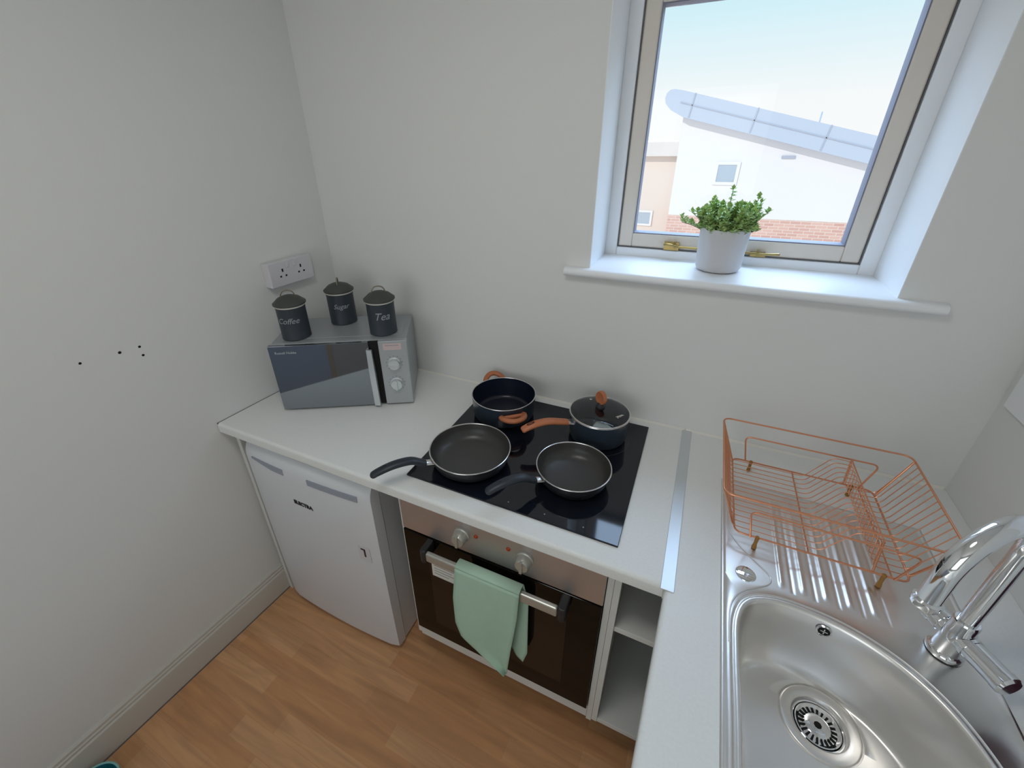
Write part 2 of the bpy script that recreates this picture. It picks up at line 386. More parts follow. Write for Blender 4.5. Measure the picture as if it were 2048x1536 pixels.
# ------------------------------------------------------------------ worktops
ZT = .900
def nose(y0, yb):   # rounded front profile (u = y)
    return [(yb, ZT), (yb, .862), (y0+.004, .862), (y0, .866)] + [(y0+.010-.010*math.cos(t), ZT-.010+.010*math.sin(t)) for t in np.linspace(0, math.pi/2, 6)]
wt = thing('worktop', 'pale laminate worktop carrying the hob and the microwave', 'worktop', (0, 0, 0))
MB().extr(nose(-.6115, -.0005), lambda u, z: (xw(u)+.0025, u, z), lambda u, z: (1.4165, u, z)).build('board', 'worktop', wt, angle=30)
wt2 = thing('worktop', 'bluish white laminate worktop with the steel sink let into it', 'worktop', (0, 0, 0))
def xf(y): return 1.4185+.040*max(y+.6115, -.34)
YB = -2.2
mb = MB()
def nosx(xb):
    return lambda y: [(xb, y, ZT), (xb, y, .862), (xf(y)+.004, y, .862), (xf(y), y, .866)] + [(xf(y)+.010-.010*math.cos(t), y, ZT-.010+.010*math.sin(t)) for t in np.linspace(0, math.pi/2, 6)]
def loftx(mb, f, ya, yb):
    A, B = f(ya), f(yb); n = len(A)
    mb.add(A+B, [tuple(range(n)), tuple(range(n, 2*n))[::-1]] + [(i, i+n, (i+1) % n+n, (i+1) % n) for i in range(n)])
mb.box(1.4170, 1.532, -.6115, -.0005, .862, ZT)
loftx(mb, nosx(1.532), -.6115, -.9515); loftx(mb, nosx(1.532), -.9515, YB)
mb.box(1.532, 1.948, -.21, -.0005, .862, ZT); mb.box(1.532, 1.948, YB, -1.102, .862, ZT); mb.box(1.948, XR-.0005, YB, -.0005, .862, ZT)
mb.build('board', 'worktop', wt2, angle=30)
tag(MB().box(1.409, 1.4365, -.619, -.004, ZT+.0002, ZT+.0024).build('joint_strip', 'alu', bevel=.0008), 'long silver metal strip covering the joint between the two worktops', 'strip')
# thin sealant at the wall
mb = MB(); mb.extr([(0, 0), (.006, 0), (0, .006)], lambda u, z: (1.418, -.0005-u, ZT+z), lambda u, z: (XR-.005, -.0005-u, ZT+z))
struct(mb.build('trim_2', 'paper'))
_t1 = MB().extr([(0, 0), (.006, 0), (0, .006)], lambda u, z: (.01, -.0005-u, ZT+z), lambda u, z: (1.416, -.0005-u, ZT+z)).build('trim_1', 'paper')
mb = MB().extr([(.0003, -.004), (.0036, -.004), (.0036, .0002), (.0003, .0002)], lambda u, z: (xw(-.61)+u, -.61, ZT+z), lambda u, z: (xw(-.01)+u, -.01, ZT+z)); mb.build('gap_line', 'gasket', wt)

struct(_t1)
# ------------------------------------------------------------------ units under the worktop
t = thing('filler_panel', 'narrow white support panel standing between left wall and fridge', 'panel')
MB().prism([(xw(-.578)+.018, -.578), (xw(-.578)+.036, -.578), (xw(-.03)+.036, -.03), (xw(-.03)+.018, -.03)], 0.0, .8615).build('board', 'cabinet', t, bevel=.001)

t = thing('oven_cabinet', 'white carcass built around the built-in oven', 'cabinet')
MB().box(.684, .701, -.575, -.03, .175, .861).build('side_panel', 'cabinet', t, bevel=.001)
MB().box(1.3005, 1.316, -.585, -.03, .175, .861).build('side_panel', 'cabinet', t, bevel=.001)
MB().box(.7015, 1.3, -.581, -.03, .178, .240).build('bottom_rail', 'cabinet', t, bevel=.001)
for x in (.72, 1.28):
    for y in (-.36, -.08): MB().lathe([(.022, 0), (.022, .01), (.014, .02), (.014, .178)], (x, y, 0), 16).build('leg', 'dark', t)
t = thing('shelf_unit', 'white open shelf unit in the corner right of the oven', 'cabinet')
MB().box(1.3165, 1.3325, -.585, -.03, .185, .861).build('side_panel', 'cabinet', t, bevel=.001)
MB().box(1.80, 1.816, -.585, -.03, .185, .861).build('side_panel', 'cabinet', t, bevel=.001)
MB().box(1.333, 1.7995, -.58, -.045, .636, .654).build('shelf', 'cabinet', t, bevel=.001)
MB().box(1.333, 1.7995, -.584, -.045, .187, .207).build('bottom_panel', 'cabinet', t, bevel=.001)
MB().box(1.333, 1.7995, -.042, -.032, .19, .861).build('back_panel', 'cabinet', t)
for x in (1.36, 1.77):
    for y in (-.36, -.08): MB().lathe([(.022, 0), (.022, .01), (.014, .02), (.014, .187)], (x, y, 0), 16).build('leg', 'dark', t)
t = thing('sink_cabinet', 'white base cabinet under the sink worktop', 'cabinet')
mb = MB(); mb.box(1.475, 1.493, -2.15, -.62, .12, .70); mb.box(1.475, 2.05, -.636, -.62, .12, .70); mb.box(1.475, 2.05, -2.15, -2.13, .12, .861); mb.box(1.475, 2.05, -2.13, -.636, .12, .138)
mb.box(1.475, 1.493, -2.15, -.62, .70, .861)
mb.build('carcass', 'cabinet', t)
for k in range(3): MB().box(1.455, 1.474, -.64-.5*(k+1)+.004, -.64-.5*k, .125, .855).build('door', 'cabinet', t, bevel=.002)
MB().box(1.452, 1.468, -2.15, -.64, 0, .118).build('plinth', 'cabinet', t)

# ------------------------------------------------------------------ fridge
fr = thing('fridge', 'white under-counter fridge between the left wall and the oven', 'fridge')
MB().box(.046, .583, -.545, -.05, .012, .838).build('body', 'fridge', fr, bevel=.004)
MB().box(.052, .577, -.556, -.5455, .04, .83).build('gasket', 'gasket', fr)
# bowed door
prof = [(-.556, .028), (-.590, .028), (-.600, .036), (-.602, .3), (-.602, .60), (-.601, .786), (-.597, .806), (-.590, .822), (-.578, .836), (-.566, .841), (-.556, .841)]
mb = MB(); nx = 16; x0, x1 = .038, .591; rows = []
for i in range(nx+1):
    u = i/nx; x = x0+(x1-x0)*u; bow = .012*(1-(2*u-1)**2)
    edge = .006*(max(0, abs(2*u-1)-.94)/.06)**2
    rows.append([(x, y-(bow-edge if y < -.57 else 0), z-(bow*.5 if z < .03 else 0)) for y, z in prof])
n = len(prof); vs = [p for r_ in rows for p in r_]; fs = [(i*n+j, (i+1)*n+j, (i+1)*n+(j+1) % n, i*n+(j+1) % n) for i in range(nx) for j in range(n)]
fs += [tuple(range(n)), tuple(nx*n+j for j in range(n))[::-1]]
mb.add(vs, fs); door = mb.build('door', 'fridge', fr, angle=32)
def yd(x): u = (x-.038)/.553; return -.602-.012*(1-(2*u-1)**2)
for xa, xb in ((.082, .238), (.348, .548)):
    mb = MB(); k = 12; top, bot = [], []
    vs = []
    for i in range(k+1):
        x = xa+(xb-xa)*i/k
        h = .022 if xa > .3 else .006+.016*min(1, i/k*1.6)
        for (yy, zz) in ((yd(x)-.0012, .794), (yd(x)-.0012, .794-h), (yd(x)+.006, .794-h), (yd(x)+.006, .794)): vs.append((x, yy, zz))
    fs = [(i*4+j, (i+1)*4+j, (i+1)*4+(j+1) % 4, i*4+(j+1) % 4) for i in range(k) for j in range(4)] + [(0, 1, 2, 3), (k*4+3, k*4+2, k*4+1, k*4)]
    mb.add(vs, fs); g = mb.build('grip', 'fridge_grey', door)
    g['label'] = 'grey recessed finger grip'
text_mb('ELECTRA', .0215, 0, .0005, lambda x, y, z: (.297+x*.98, yd(.297+x)-.0006-z, .664+y), 'CENTER', .0011).build('logo', 'black', door, smooth=False)
lb = MB().box(-.024, .024, -.0006, 0, -.034, .034).build('sticker', 'socket', door, loc=(.531, yd(.531)-.0003, .535)); lb.rotation_euler = (0, 0, .035)
q_ = MB(); P_ = [(.0025, -.018), (.0095, -.018), (.0095, .018), (-.0095, .018), (-.0095, .0115), (.0025, .0115)]
q_.add([(.527+x, yd(.527)-.0013, .541+y) for x, y in P_]+[(.527+x, yd(.527)-.0006, .541+y) for x, y in P_], [tuple(range(6)), tuple(range(6, 12))[::-1]]+[(i, (i+1) % 6, (i+1) % 6+6, i+6) for i in range(6)])
q_.build('numeral', 'black', door, smooth=False)
for x in (.08, .55):
    MB().lathe([(.018, 0), (.018, .012)], (x, -.52, 0), 16).build('foot', 'dark', fr)
    MB().lathe([(.018, 0), (.018, .012)], (x, -.08, 0), 16).build('foot', 'dark', fr)

# ------------------------------------------------------------------ oven
ov = thing('oven', 'built-in oven with steel control panel and dark glass door', 'oven')
MB().box(.7065, 1.2945, -.566, -.06, .247, .84).build('body', 'dark', ov)
cp = MB().box(.7035, 1.2985, -.592, -.5665, .729, .858).build('control_panel', 'steel', ov, bevel=.0015)
dr = MB().box(.7035, 1.2985, -.594, -.5665, .2445, .7245).build('door', 'ovenglass', ov, bevel=.002)
MB().box(.785, 1.215, -.5952, -.5942, .32, .64).build('window', 'ovenwindow', dr)
for x in (.909, 1.094):
    k = MB(); k.lathe([(.0, -.5922), (.023, -.5922), (.023, -.598), (.0205, -.600), (.019, -.620), (.017, -.623), (0, -.623)], (x, 0, .797), 32, 'y')
    k.box(x-.0035, x+.0035, -.629, -.600, .780, .816)
    k.build('knob', 'knob', ov, angle=30)
for x in (.951, 1.046):
    MB().lathe([(0, -.5922), (.006, -.5922), (.006, -.594), (.004, -.5955), (0, -.596)], (x, 0, .806), 20, 'y').build('indicator_lamp', 'redlens', ov)
for x in (.909, 1.094):
    MB().box(x-.008, x+.008, -.5926, -.5922, .763, .7655).build('dial_mark', 'greyprint', cp)
hb = MB().box(.812, 1.198, -.642, -.628, .690, .722).build('handle', 'knob', dr, bevel=.004)
for xa, xb in ((.792, .812), (1.198, 1.220)):
    MB().prism([(xa, -.5945), (xb, -.5945), (xb, -.640), ((xa+xb)/2, -.645), (xa, -.640)], .680, .728).build('bracket', 'dark', hb, bevel=.004)
MB().box(.794, .884, -.5956, -.5946, .566, .628).build('notice', 'paper', dr)
nb_ = MB()
for q_i, wd in enumerate((.070, .062, .072, .050)): nb_.box(.802, .802+wd, -.5960, -.5957, .6135-q_i*.0115, .6165-q_i*.0115)
nb_.build('notice_print', 'greyprint', dr, smooth=False)

# tea towel over the oven handle
def drape(L, R, y0, amp, ph, rows=26, cols=14):
    vs = []
    for i in range(rows+1):
        t_ = i/rows
        def at(P):
            for a, b in zip(P, P[1:]):
                if a[0] <= t_ <= b[0]+1e-9:
                    k = (t_-a[0])/(b[0]-a[0]); return a[1]+(b[1]-a[1])*k, a[2]+(b[2]-a[2])*k
        xl, zl = at(L); xr, zr = at(R)
        for j in range(cols+1):
            u = j/cols
            vs.append((xl+(xr-xl)*u, y0-amp*t_*math.sin(u*5.2+ph)-.003*math.sin(u*11+t_*4+ph)*t_, zl+(zr-zl)*u))
    fs = [(i*(cols+1)+j, i*(cols+1)+j+1, (i+1)*(cols+1)+j+1, (i+1)*(cols+1)+j) for i in range(rows) for j in range(cols)]
    return vs, fs
tw = thing('tea_towel', 'sage green tea towel hung over the oven door handle', 'towel')
L_ = [(0, .914, .728), (.35, .901, .60), (.62, .902, .485), (.78, .918, .425), (.88, .950, .400), (1, 1.058, .338)]
R_ = [(0, 1.101, .728), (.3, 1.095, .62), (.7, 1.077, .46), (1, 1.064, .334)]
vs, fs = drape(L_, R_, -.650, .007, .6)
MB().add(vs, fs).build('front_fold', 'towel', tw, solid=.0025, angle=80)
L2 = [(0, .914, .728), (.6, .93, .60), (1, 1.02, .45)]
R2 = [(0, 1.101, .728), (.2, 1.116, .67), (.8, 1.118, .44), (1, 1.105, .385)]
vs2, fs2 = drape(L2, R2, -.6185, .006, 2.0)
MB().add(vs2, fs2).build('back_fold', 'towel', tw, solid=.0025, angle=80)
top = [(-.650+.0157-.0157*math.cos(a), .728+.008*math.sin(a)) for a in np.linspace(0, math.pi, 7)]
MB().add([(x, y, z) for x in (.914, 1.101) for y, z in top], [(i, i+1, i+8, i+7) for i in range(6)]).build('top_fold', 'towel', tw, solid=.0025, angle=80)

# ------------------------------------------------------------------ hob
hob = thing('hob', 'black glass ceramic hob set into the pale worktop', 'hob')
HX0, HX1, HY0, HY1 = .711, 1.308, -.554, -.039
MB().box(HX0, HX1, HY0, HY1, .9003, .9055).build('glass', 'hob', hob, bevel=.0012)
for x, y, r_ in ((.853, -.415, .098), (1.150, -.375, .08), (.845, -.165, .078), (1.165, -.155, .098)):
    k = MB(); k.lathe([(r_, .90555), (r_, .9057), (r_+.0016, .9057), (r_+.0016, .90555)], (x, y, 0), 64, closed=True); k.build('ring', 'hobring', hob)
for i in range(3): MB().lathe([(0, .90555), (.0018, .90555), (.0018, .9057), (0, .9057)], (1.02+.10*i, -.532, 0), 12).build('touch_mark', 'greyprint', hob)

# ------------------------------------------------------------------ pans
ZH = .9058
def strap(path, rad, ry=.62, n=14): k = MB(); k.tube(catmull(path, 6), rad, n, ry=ry); return k
def pan_body(mbo, mbi, r, rb, h, th=.003):
    # outer shell and inner surface as two lathes sharing the rim
    mbo.lathe([(0, 0), (rb-.006, 0), (rb, .003), (rb+(r-rb)*.55, h*.30), (rb+(r-rb)*.82, h*.68), (r-.001, h-.004), (r, h-.0035)], n=72, cap=False)
    mbi.lathe([(0, th), (rb-.012, th), (rb-.003, th+.004), (rb+(r-rb)*.55-th*.6, h*.30), (rb+(r-rb)*.82-th*.8, h*.68), (r-th, h-.004), (r-th+.0005, h-.002)], n=72, cap=False)
def rim(r, h, rr=.0018, n=72):
    return MB().tube([(r*math.cos(a), r*math.sin(a), h) for a in [2*math.pi*i/n for i in range(n)]], rr, 8, closed=True)
def frying_pan(label, loc, ang, r, rb, h, tip, group=None):
    t = thing('frying_pan', label, 'frying pan', loc, ang)
    o, i = MB(), MB(); pan_body(o, i, r, rb, h); o.build('base', 'pan_out', t, angle=40); i.build('inside', 'pan_in', t, angle=60)
    rim(r-.0012, h-.0022, .0019).build('rim', 'rimsteel', t)
    c = MB(); c.tube([(r-.004, 0, h-.014), (r+.012, 0, h-.011), (r+.024, 0, h-.006)], [.013, .0115, .0125], 14, ry=.62); c.build('ferrule', 'rimsteel', t)
    d = tip-r
    hd = MB(); P = catmull([(r+.018, 0, h-.008), (r+.03, 0, h-.002), (r+d*.35, 0, h+.014), (r+d*.62, 0, h+.017), (r+d*.86, 0, h+.010), (r+d, 0, h+.002)], 6)
    R = [.0125+.0025*math.sin(math.pi*min(1, k/len(P)*1.1)) for k in range(len(P))]; R[-1] = .004; R[-2] = .009; R[-3] = .012
    hd.tube(P, R, 16, ry=.62); hd.build('handle', 'handle', t, angle=60)
    e = MB(); e.tube([(r+d*.83+.016*math.cos(a), .0035*math.sin(a), h+.0185+ (-.0045*math.cos(a))) for a in [2*math.pi*k/20 for k in range(20)]], .0012, 6, closed=True); e.build('hanging_hole', 'hole', t)
    return t
frying_pan('larger black frying pan at the front left of the hob, handle over the worktop', (.852, -.427, ZH), math.radians(231), .1185, .096, .052, .288)
frying_pan('smaller black frying pan with pale rim at the front right of the hob', (1.148, -.377, ZH), math.radians(229), .1025, .080, .050, .262)

cs = thing('casserole_pot', 'open navy casserole pot with two wood-effect loop handles', 'pot', (.839, -.158, ZH), math.radians(-50))
o = MB(); o.lathe([(0, 0), (.092, 0), (.099, .004), (.1035, .012), (.1085, .078), (.1090, .080)], n=72, cap=False); o.build('base', 'navy_out', cs, angle=40)
i = MB(); i.lathe([(0, .003), (.088, .003), (.096, .008), (.100, .014), (.1055, .078), (.106, .0805)], n=72, cap=False); i.build('inside', 'navy_in', cs, angle=60)
rim(.1075, .0805, .0017).build('rim', 'rimsteel', cs)
for s in (1, -1):
    P = [(s*(.103+.046*math.sin(a)), .037*math.cos(a), .056+(.024 if s < 0 else .010)*math.sin(a)) for a in np.linspace(0, math.pi, 20)]
    k = MB(); k.tube(P, [.0098]*20, 12, ry=.8)
    k.tube([(s*.112, -.030, .058), (s*.1165, 0, .061), (s*.112, .030, .058)], .0075, 10)
    k.build('handle', 'wood', cs, angle=60)

sp = thing('saucepan', 'navy saucepan with glass lid at the back right of the hob', 'saucepan', (1.163, -.150, ZH), math.radians(221))
o = MB(); o.lathe([(0, 0), (.078, 0), (.0845, .004), (.088, .012), (.0925, .084), (.093, .086)], n=72, cap=False); o.build('base', 'navy_out', sp, angle=40)
i = MB(); i.lathe([(0, .003), (.074, .003), (.081, .008), (.0845, .014), (.0895, .084), (.0900, .086)], n=72, cap=False); i.build('inside', 'navy_in', sp, angle=60)
rim(.0915, .0862, .0016).build('rim', 'rimsteel', sp)
c = MB(); c.tube([(.090, 0, .068), (.102, 0, .070), (.114, 0, .073)], [.014, .012, .0135], 14, ry=.6); c.build('ferrule', 'rimsteel', sp)
P = catmull([(.108, 0, .072), (.13, 0, .078), (.17, 0, .087), (.205, 0, .087), (.235, 0, .080), (.256, 0, .071)], 6)
R = [.0135+.001*math.sin(math.pi*k/len(P)) for k in range(len(P))]; R[-1] = .008; R[-2] = .012
hd = MB(); hd.tube(P, R, 16, ry=.62); hd.build('handle', 'wood', sp, angle=60)
MB().tube([(.228+.011*math.cos(a), .0035*math.sin(a), .0912-.0032*math.cos(a)) for a in [2*math.pi*k/20 for k in range(20)]], .0014, 6, closed=True).build('hanging_hole', 'hole', sp)
g = MB(); g.lathe([(0, .0185), (.02, .018), (.05, .0145), (.075, .0085), (.089, .003), (.089, .001), (.075, .0065), (.05, .0125), (.02, .016), (0, .0165)], n=64)
ld = g.build('lid', 'lidglass', sp, angle=60, loc=(0, 0, .088), rotz=math.radians(102)); ld['label'] = 'domed glass lid with an upright oval wood-effect knob'
rim(.0908, .0015, .0021).build('rim', 'rimsteel', ld)
MB().lathe([(0, .0165), (.014, .0165), (.0145, .022), (.011, .028), (.008, .034), (0, .034)], n=24).build('knob_base', 'dark', ld)
k = MB(); nn = 24
vs = []
for s, sc in ((-.0055, .80), (-.0065, .93), (-.003, 1), (.003, 1), (.0065, .93), (.0055, .80)):
    for a in range(nn):
        an = 2*math.pi*a/nn; vs.append((.0205*sc*math.cos(an)*(1-.12*math.sin(an)), s, .052+.0225*sc*math.sin(an)))
fs = [(j*nn+a, j*nn+(a+1) % nn, (j+1)*nn+(a+1) % nn, (j+1)*nn+a) for j in range(5) for a in range(nn)] + [tuple(range(nn))[::-1], tuple(5*nn+a for a in range(nn))]
kb = k.add(vs, fs).build('knob', 'wood', ld, angle=60)
lt = text_mb('Salter', .012, .25, .0002, lambda x, y, z: (.064+y*.9, .022+x, .0165-(.064+y-.055)*.25+z)); lt.build('lid_print', 'paper', ld, smooth=False)
MB().lathe([(0, .0132), (.004, .0132), (.004, .0165), (.002, .017), (0, .017)], (-.052, .006, -.0005), 16).build('steam_vent', 'rimsteel', ld)
lf = MB()
vs = []
for j in range(2):
    for q in range(9):
        a = math.radians(-92+q*5.4); rr = .0835-.046*j
        vs.append((rr*math.cos(a), rr*math.sin(a), .0845-.010*j+.003*math.sin(q*.7)))
lf.add(vs, [(q, q+1, q+10, q+9) for q in range(8)])
lf_o = lf.build('leaflet', 'paper', None, solid=.0006, loc=(1.163, -.150, ZH)); tag(lf_o, 'small white paper leaflet inside the glass-lidded saucepan', 'leaflet')

# ------------------------------------------------------------------ microwave
mw = thing('microwave', 'silver microwave with smoked mirror door standing in the corner', 'microwave', (.108, -.451, ZT), math.radians(29.785))
MB().box(.004, .456, .014, .246, .012, .255).build('casing', 'mw_body', mw, bevel=.004)
MB().box(.02, .44, .045, .15, .255, .2562).build('top_plate', 'mw_body', mw, bevel=.0005)
MB().box(0, .460, .004, .0145, .008, .2555).build('front_bezel', 'mw_panel', mw, bevel=.001)
mdo = MB().box(.001, .331, -.010, .0038, .008, .2545).build('door', 'mw_glass', mw, bevel=.0015)
MB().box(.3315, .3625, -.002, .0038, .008, .2545).build('door_edge', 'hole', mw)
hnd = MB(); hnd.add([(.321, -.010, .010), (.344, -.010, .010), (.344, -.026, .010), (.323, -.022, .010), (.321, -.010, .120), (.344, -.010, .120), (.344, -.032, .120), (.323, -.027, .120), (.321, -.010, .228), (.341, -.010, .228), (.341, -.026, .228), (.323, -.022, .228)],
    [(0, 1, 5, 4), (1, 2, 6, 5), (2, 3, 7, 6), (3, 0, 4, 7), (4, 5, 9, 8), (5, 6, 10, 9), (6, 7, 11, 10), (7, 4, 8, 11), (0, 3, 2, 1), (8, 9, 10, 11)])
hnd.build('handle', 'silver', mw, bevel=.002)
MB().box(.3630, .460, -.009, .0035, .008, .2555).build('control_panel', 'mw_panel', mw, bevel=.002)
for z in (.171, .092):
    k = MB(); k.lathe([(0, -.0092), (.0225, -.0092), (.0225, -.012), (.0195, -.014), (.0185, -.026), (0, -.026)], (.410, 0, z), 32, 'y')
    k.box(.392, .428, -.031, -.026, z-.003, z+.003) if z > .1 else k.box(.407, .413, -.031, -.026, z-.018, z+.018)
    k.build('knob', 'silver', mw, angle=30)
    mb = MB()
    for q in range(11):
        a = math.radians(-45+q*27); x, zz = .410+.0275*math.cos(a), z+.0275*math.sin(a); mb.box(x-.001, x+.001, -.0095, -.0090, zz-.001, zz+.001)
    mb.build('dial_mark', 'black', mw, smooth=False)
MB().box(.379, .440, -.0098, -.0091, .222, .246).build('sticker', mat('pink_sticker', (.62, .50, .49), .4), mw)
MB().box(.386, .432, -.0100, -.0097, .2375, .2405).build('sticker_print', 'greyprint', mw, smooth=False)
text_mb('Russell Hobbs', .0125, 0, .0002, lambda x, y, z: (.020+x, -.0102-z, .229+y), 'LEFT').build('logo', 'silver', mdo, smooth=False)
for x in (.05, .41):
    for y in (.04, .21): MB().lathe([(.014, 0), (.014, .0125)], (x, y, 0), 14).build('foot', 'dark', mw)

# ------------------------------------------------------------------ canisters
def canister(label, x, y, txt, tang, hang, fsz):
    t = thing('canister', label, 'canister', (x, y, 1.1564), 0, None)
    R = .0475
    MB().lathe([(0, 0), (R-.0015, 0), (R, .002), (R-.0005, .004), (R-.0005, .1), (R, .108), (R, .113), (0, .113)], n=56).build('tin', 'tin', t, angle=40)
    MB().lathe([(R-.003, .113), (R+.0012, .113), (R+.0012, .1185), (R-.003, .1185)], n=56, closed=True).build('seal', 'cream', t)
    MB().lathe([(0, .118), (R+.003, .118), (R+.0052, .120), (R+.0052, .124), (R, .128), (.036, .1385), (.022, .1445), (.01, .1475), (0, .148)], n=56).build('lid', 'tinlid', t, angle=30)
    ca, sa = math.cos(hang), math.sin(hang)
    P = [(ca*u, sa*u, z) for u, z in [(-.022, .1435), (-.0205, .152), (-.013, .1615), (0, .1645), (.013, .1615), (.0205, .152), (.022, .1435)]]
    k = MB(); k.tube(catmull(P, 4), .0022, 8); k.build('handle', 'wire_handle', t)
    def wrap(px, py, pz):
        a = tang+px/R; r_ = R+.0004+pz; return (r_*math.cos(a), r_*math.sin(a), .070+py)
    text_mb(txt, fsz, .35, .0003, wrap).build('lettering', 'chalk', t, smooth=False)
    return t
canister('charcoal tin canister marked Coffee, left front on the microwave', .138, -.352, 'Coffee', math.radians(-62), math.radians(40), .027)
canister('charcoal tin canister marked Sugar, rearmost on the microwave', .190, -.176, 'Sugar', math.radians(-48), math.radians(-50), .025)
canister('charcoal tin canister marked Tea, right on the microwave', .393, -.199, 'Tea', math.radians(-50), math.radians(38), .036)

# ------------------------------------------------------------------ double socket on the left wall
sa_ = math.atan(TA)
so = thing('wall_socket', 'white surface-mounted double plug socket on the left wall', 'socket', (xw(-.215), -.215, 1.34), -sa_)
MB().box(.0004, .030, -.090, .090, -.043, .043).build('back_box', 'socket', so, bevel=.002)
MB().box(.0302, .038, -.0905, .0905, -.0435, .0435).build('face_plate', 'socket', so, bevel=.0025)
for cy in (-.038, .038):
    m_ = MB(); m_.box(.0381, .0386, cy-.003, cy+.003, .006, .017); m_.box(.0381, .0386, cy-.0145, cy-.0075, -.012, -.006); m_.box(.0381, .0386, cy+.0075, cy+.0145, -.012, -.006)
    m_.build('plug_slot', 'hole', so)
    MB().box(.0381, .0410, (.010 if cy > 0 else -.022), (.022 if cy > 0 else -.010), .018, .036).build('switch', 'socket', so, bevel=.001)

# ------------------------------------------------------------------ sink
SX0, SX1, SY0, SY1 = 1.524, 1.955, -.202, -1.110
ZS = .9028
D = [(1.557, -.82), (1.556, -.70), (1.559, -.625), (1.578, -.578), (1.620, -.556), (1.670, -.553), (1.725, -.560), (1.775, -.577), (1.822, -.606), (1.862, -.650), (1.888, -.705), (1.901, -.765), (1.905, -.82)]
Dm = [(x, -1.64-y) for x, y in D[1:-1]][::-1]
D = catmull(D+Dm, 8, closed=True); ND = len(D)
Dn = []
for i in range(ND):
    a, b = D[i-1], D[(i+1) % ND]; tx, ty = b[0]-a[0], b[1]-a[1]; l = math.hypot(tx, ty); Dn.append((-ty/l, tx/l))
cx, cy = 1.725, -.80
if (D[0][0]+Dn[0][0]*.01-cx)**2+(D[0][1]+Dn[0][1]*.01-cy)**2 < (D[0][0]-cx)**2+(D[0][1]-cy)**2: Dn = [(-a, -b) for a, b in Dn]
sk = thing('sink', 'stainless steel inset sink with ridged drainer in the right worktop', 'sink')
mb = MB(); rings = []
YP = -.520     # plate / drainer boundary
def rect_hit(px, py):   # ray from centre through point to rectangle
    dx, dy = px-cx, py-cy; ts = []
    if dx > 0: ts.append((SX1-cx)/dx)
    if dx < 0: ts.append((SX0-cx)/dx)
    if dy > 0: ts.append((YP-cy)/dy)
    if dy < 0: ts.append((SY1-cy)/dy)
    t_ = min(ts); return cx+dx*t_, cy+dy*t_
Hs = [rect_hit(*p) for p in D]
# push nearest samples to the exact corners
for c_ in ((SX0, YP), (SX1, YP), (SX0, SY1), (SX1, SY1)):
    k_ = min(range(ND), key=lambda i: (Hs[i][0]-c_[0])**2+(Hs[i][1]-c_[1])**2); Hs[k_] = c_
def lev(x, y): # rolled outer edge
    d = min(x-SX0, SX1-x, y-SY1 if False else 1)
    return 0
def edge_ring(h, d, z):
    x, y = h; xc = min(max(x, SX0+d), SX1-d)
    if abs(y-YP) < 1e-6: return (xc, y, ZS+z) if (xc in (SX0+d, SX1-d) and (x < SX0+.0086 or x > SX1-.0086)) else (xc, y, ZS-.0005)
    return (xc, max(y, SY1+d), ZS+z)
for d_, z_ in ((0, ZT+.0002-ZS), (.0012, .0012), (.006, .0012), (.0085, -.0005)):
    rings.append([edge_ring(h, d_, z_) for h in Hs])
for dd, z in ((.0165, -.0004), (.0145, .0014), (.0125, .0000), (.0095, .0000), (.0085, .0012), (.0035, .0012), (.0008, -.0005)):
    rings.append([(p[0]+n_[0]*dd, p[1]+n_[1]*dd, ZS+z) for p, n_ in zip(D, Dn)])
for s, z in ((.99, -.006), (.978, -.030), (.965, -.062), (.948, -.092), (.925, -.115), (.90, -.130), (.875, -.1415)):
    rings.append([(cx+(p[0]-cx)*s, cy+(p[1]-cy)*s, ZS+z) for p in D])
dn = (1.727, -.662, ZS-.1555)
last = rings[-1]
def circ(p, rr):
    a_ = math.atan2(p[1]-dn[1], p[0]-dn[0]); return (dn[0]+rr*math.cos(a_), dn[1]+rr*math.sin(a_))
for t_, z in ((.12, -.1495), (.28, -.1520), (.5, -.1537), (.75, -.1548), (1, -.1555)):
    rings.append([(p[0]*(1-t_)+circ(p, .0690)[0]*t_, p[1]*(1-t_)+circ(p, .0690)[1]*t_, ZS+z) for p in last])
for rr, z in ((.0682, -.1590), (.0668, -.1590), (.0655, -.1548), (.0630, -.1540), (.0480, -.1548), (.0455, -.157), (.0440, -.166), (.0420, -.170)):
    rings.append([(*circ(p, rr), ZS+z) for p in last])
vs = [p for r_ in rings for p in r_]; nr = len(rings)
fs = [(j*ND+i, j*ND+(i+1) % ND, (j+1)*ND+(i+1) % ND, (j+1)*ND+i) for j in range(nr-1) for i in range(ND)]
fs.append(tuple((nr-1)*ND+i for i in range(ND)))
mb.add(vs, fs)
mb.build('bowl', 'sinksteel', sk, angle=75)
# drainer: height field
xs = np.concatenate([[SX0, SX0+.0012, SX0+.006, SX0+.0085], np.arange(SX0+.011, SX1-.010, .0020), [SX1-.0085, SX1-.006, SX1-.0012, SX1]])
ys = np.concatenate([[SY0, SY0-.0012, SY0-.006, SY0-.0085], np.arange(SY0-.012, YP, -.004), [YP]])
def dz(x, y):
    if x in (SX0, SX1) or y == SY0: return ZT+.0002-ZS
    e_ = min(x-SX0, SX1-x, SY0-y)
    if e_ < .007: return .0012
    z = -.0005
    if 1.635 < x < 1.835:
        # alternate raised rib (bright) / groove (dark) running towards the bowl
        ph = (x-1.64)/.020; k = round(ph)
        if 0 <= k <= 9:
            dx = (x-1.64-k*.020); w = math.exp(-(dx/(.0042 if k % 2 == 0 else .0028))**2)
            f = min(1, max(0, (SY0-.03-y)/.03))*min(1, max(0, (y-(YP+.006 - (.012 if k % 2 else 0)))/.014))
            z += (.0026 if k % 2 == 0 else -.0013)*w*f
    return z
vs = [(x, y, ZS+dz(x, y)) for y in ys for x in xs]; nx_ = len(xs)
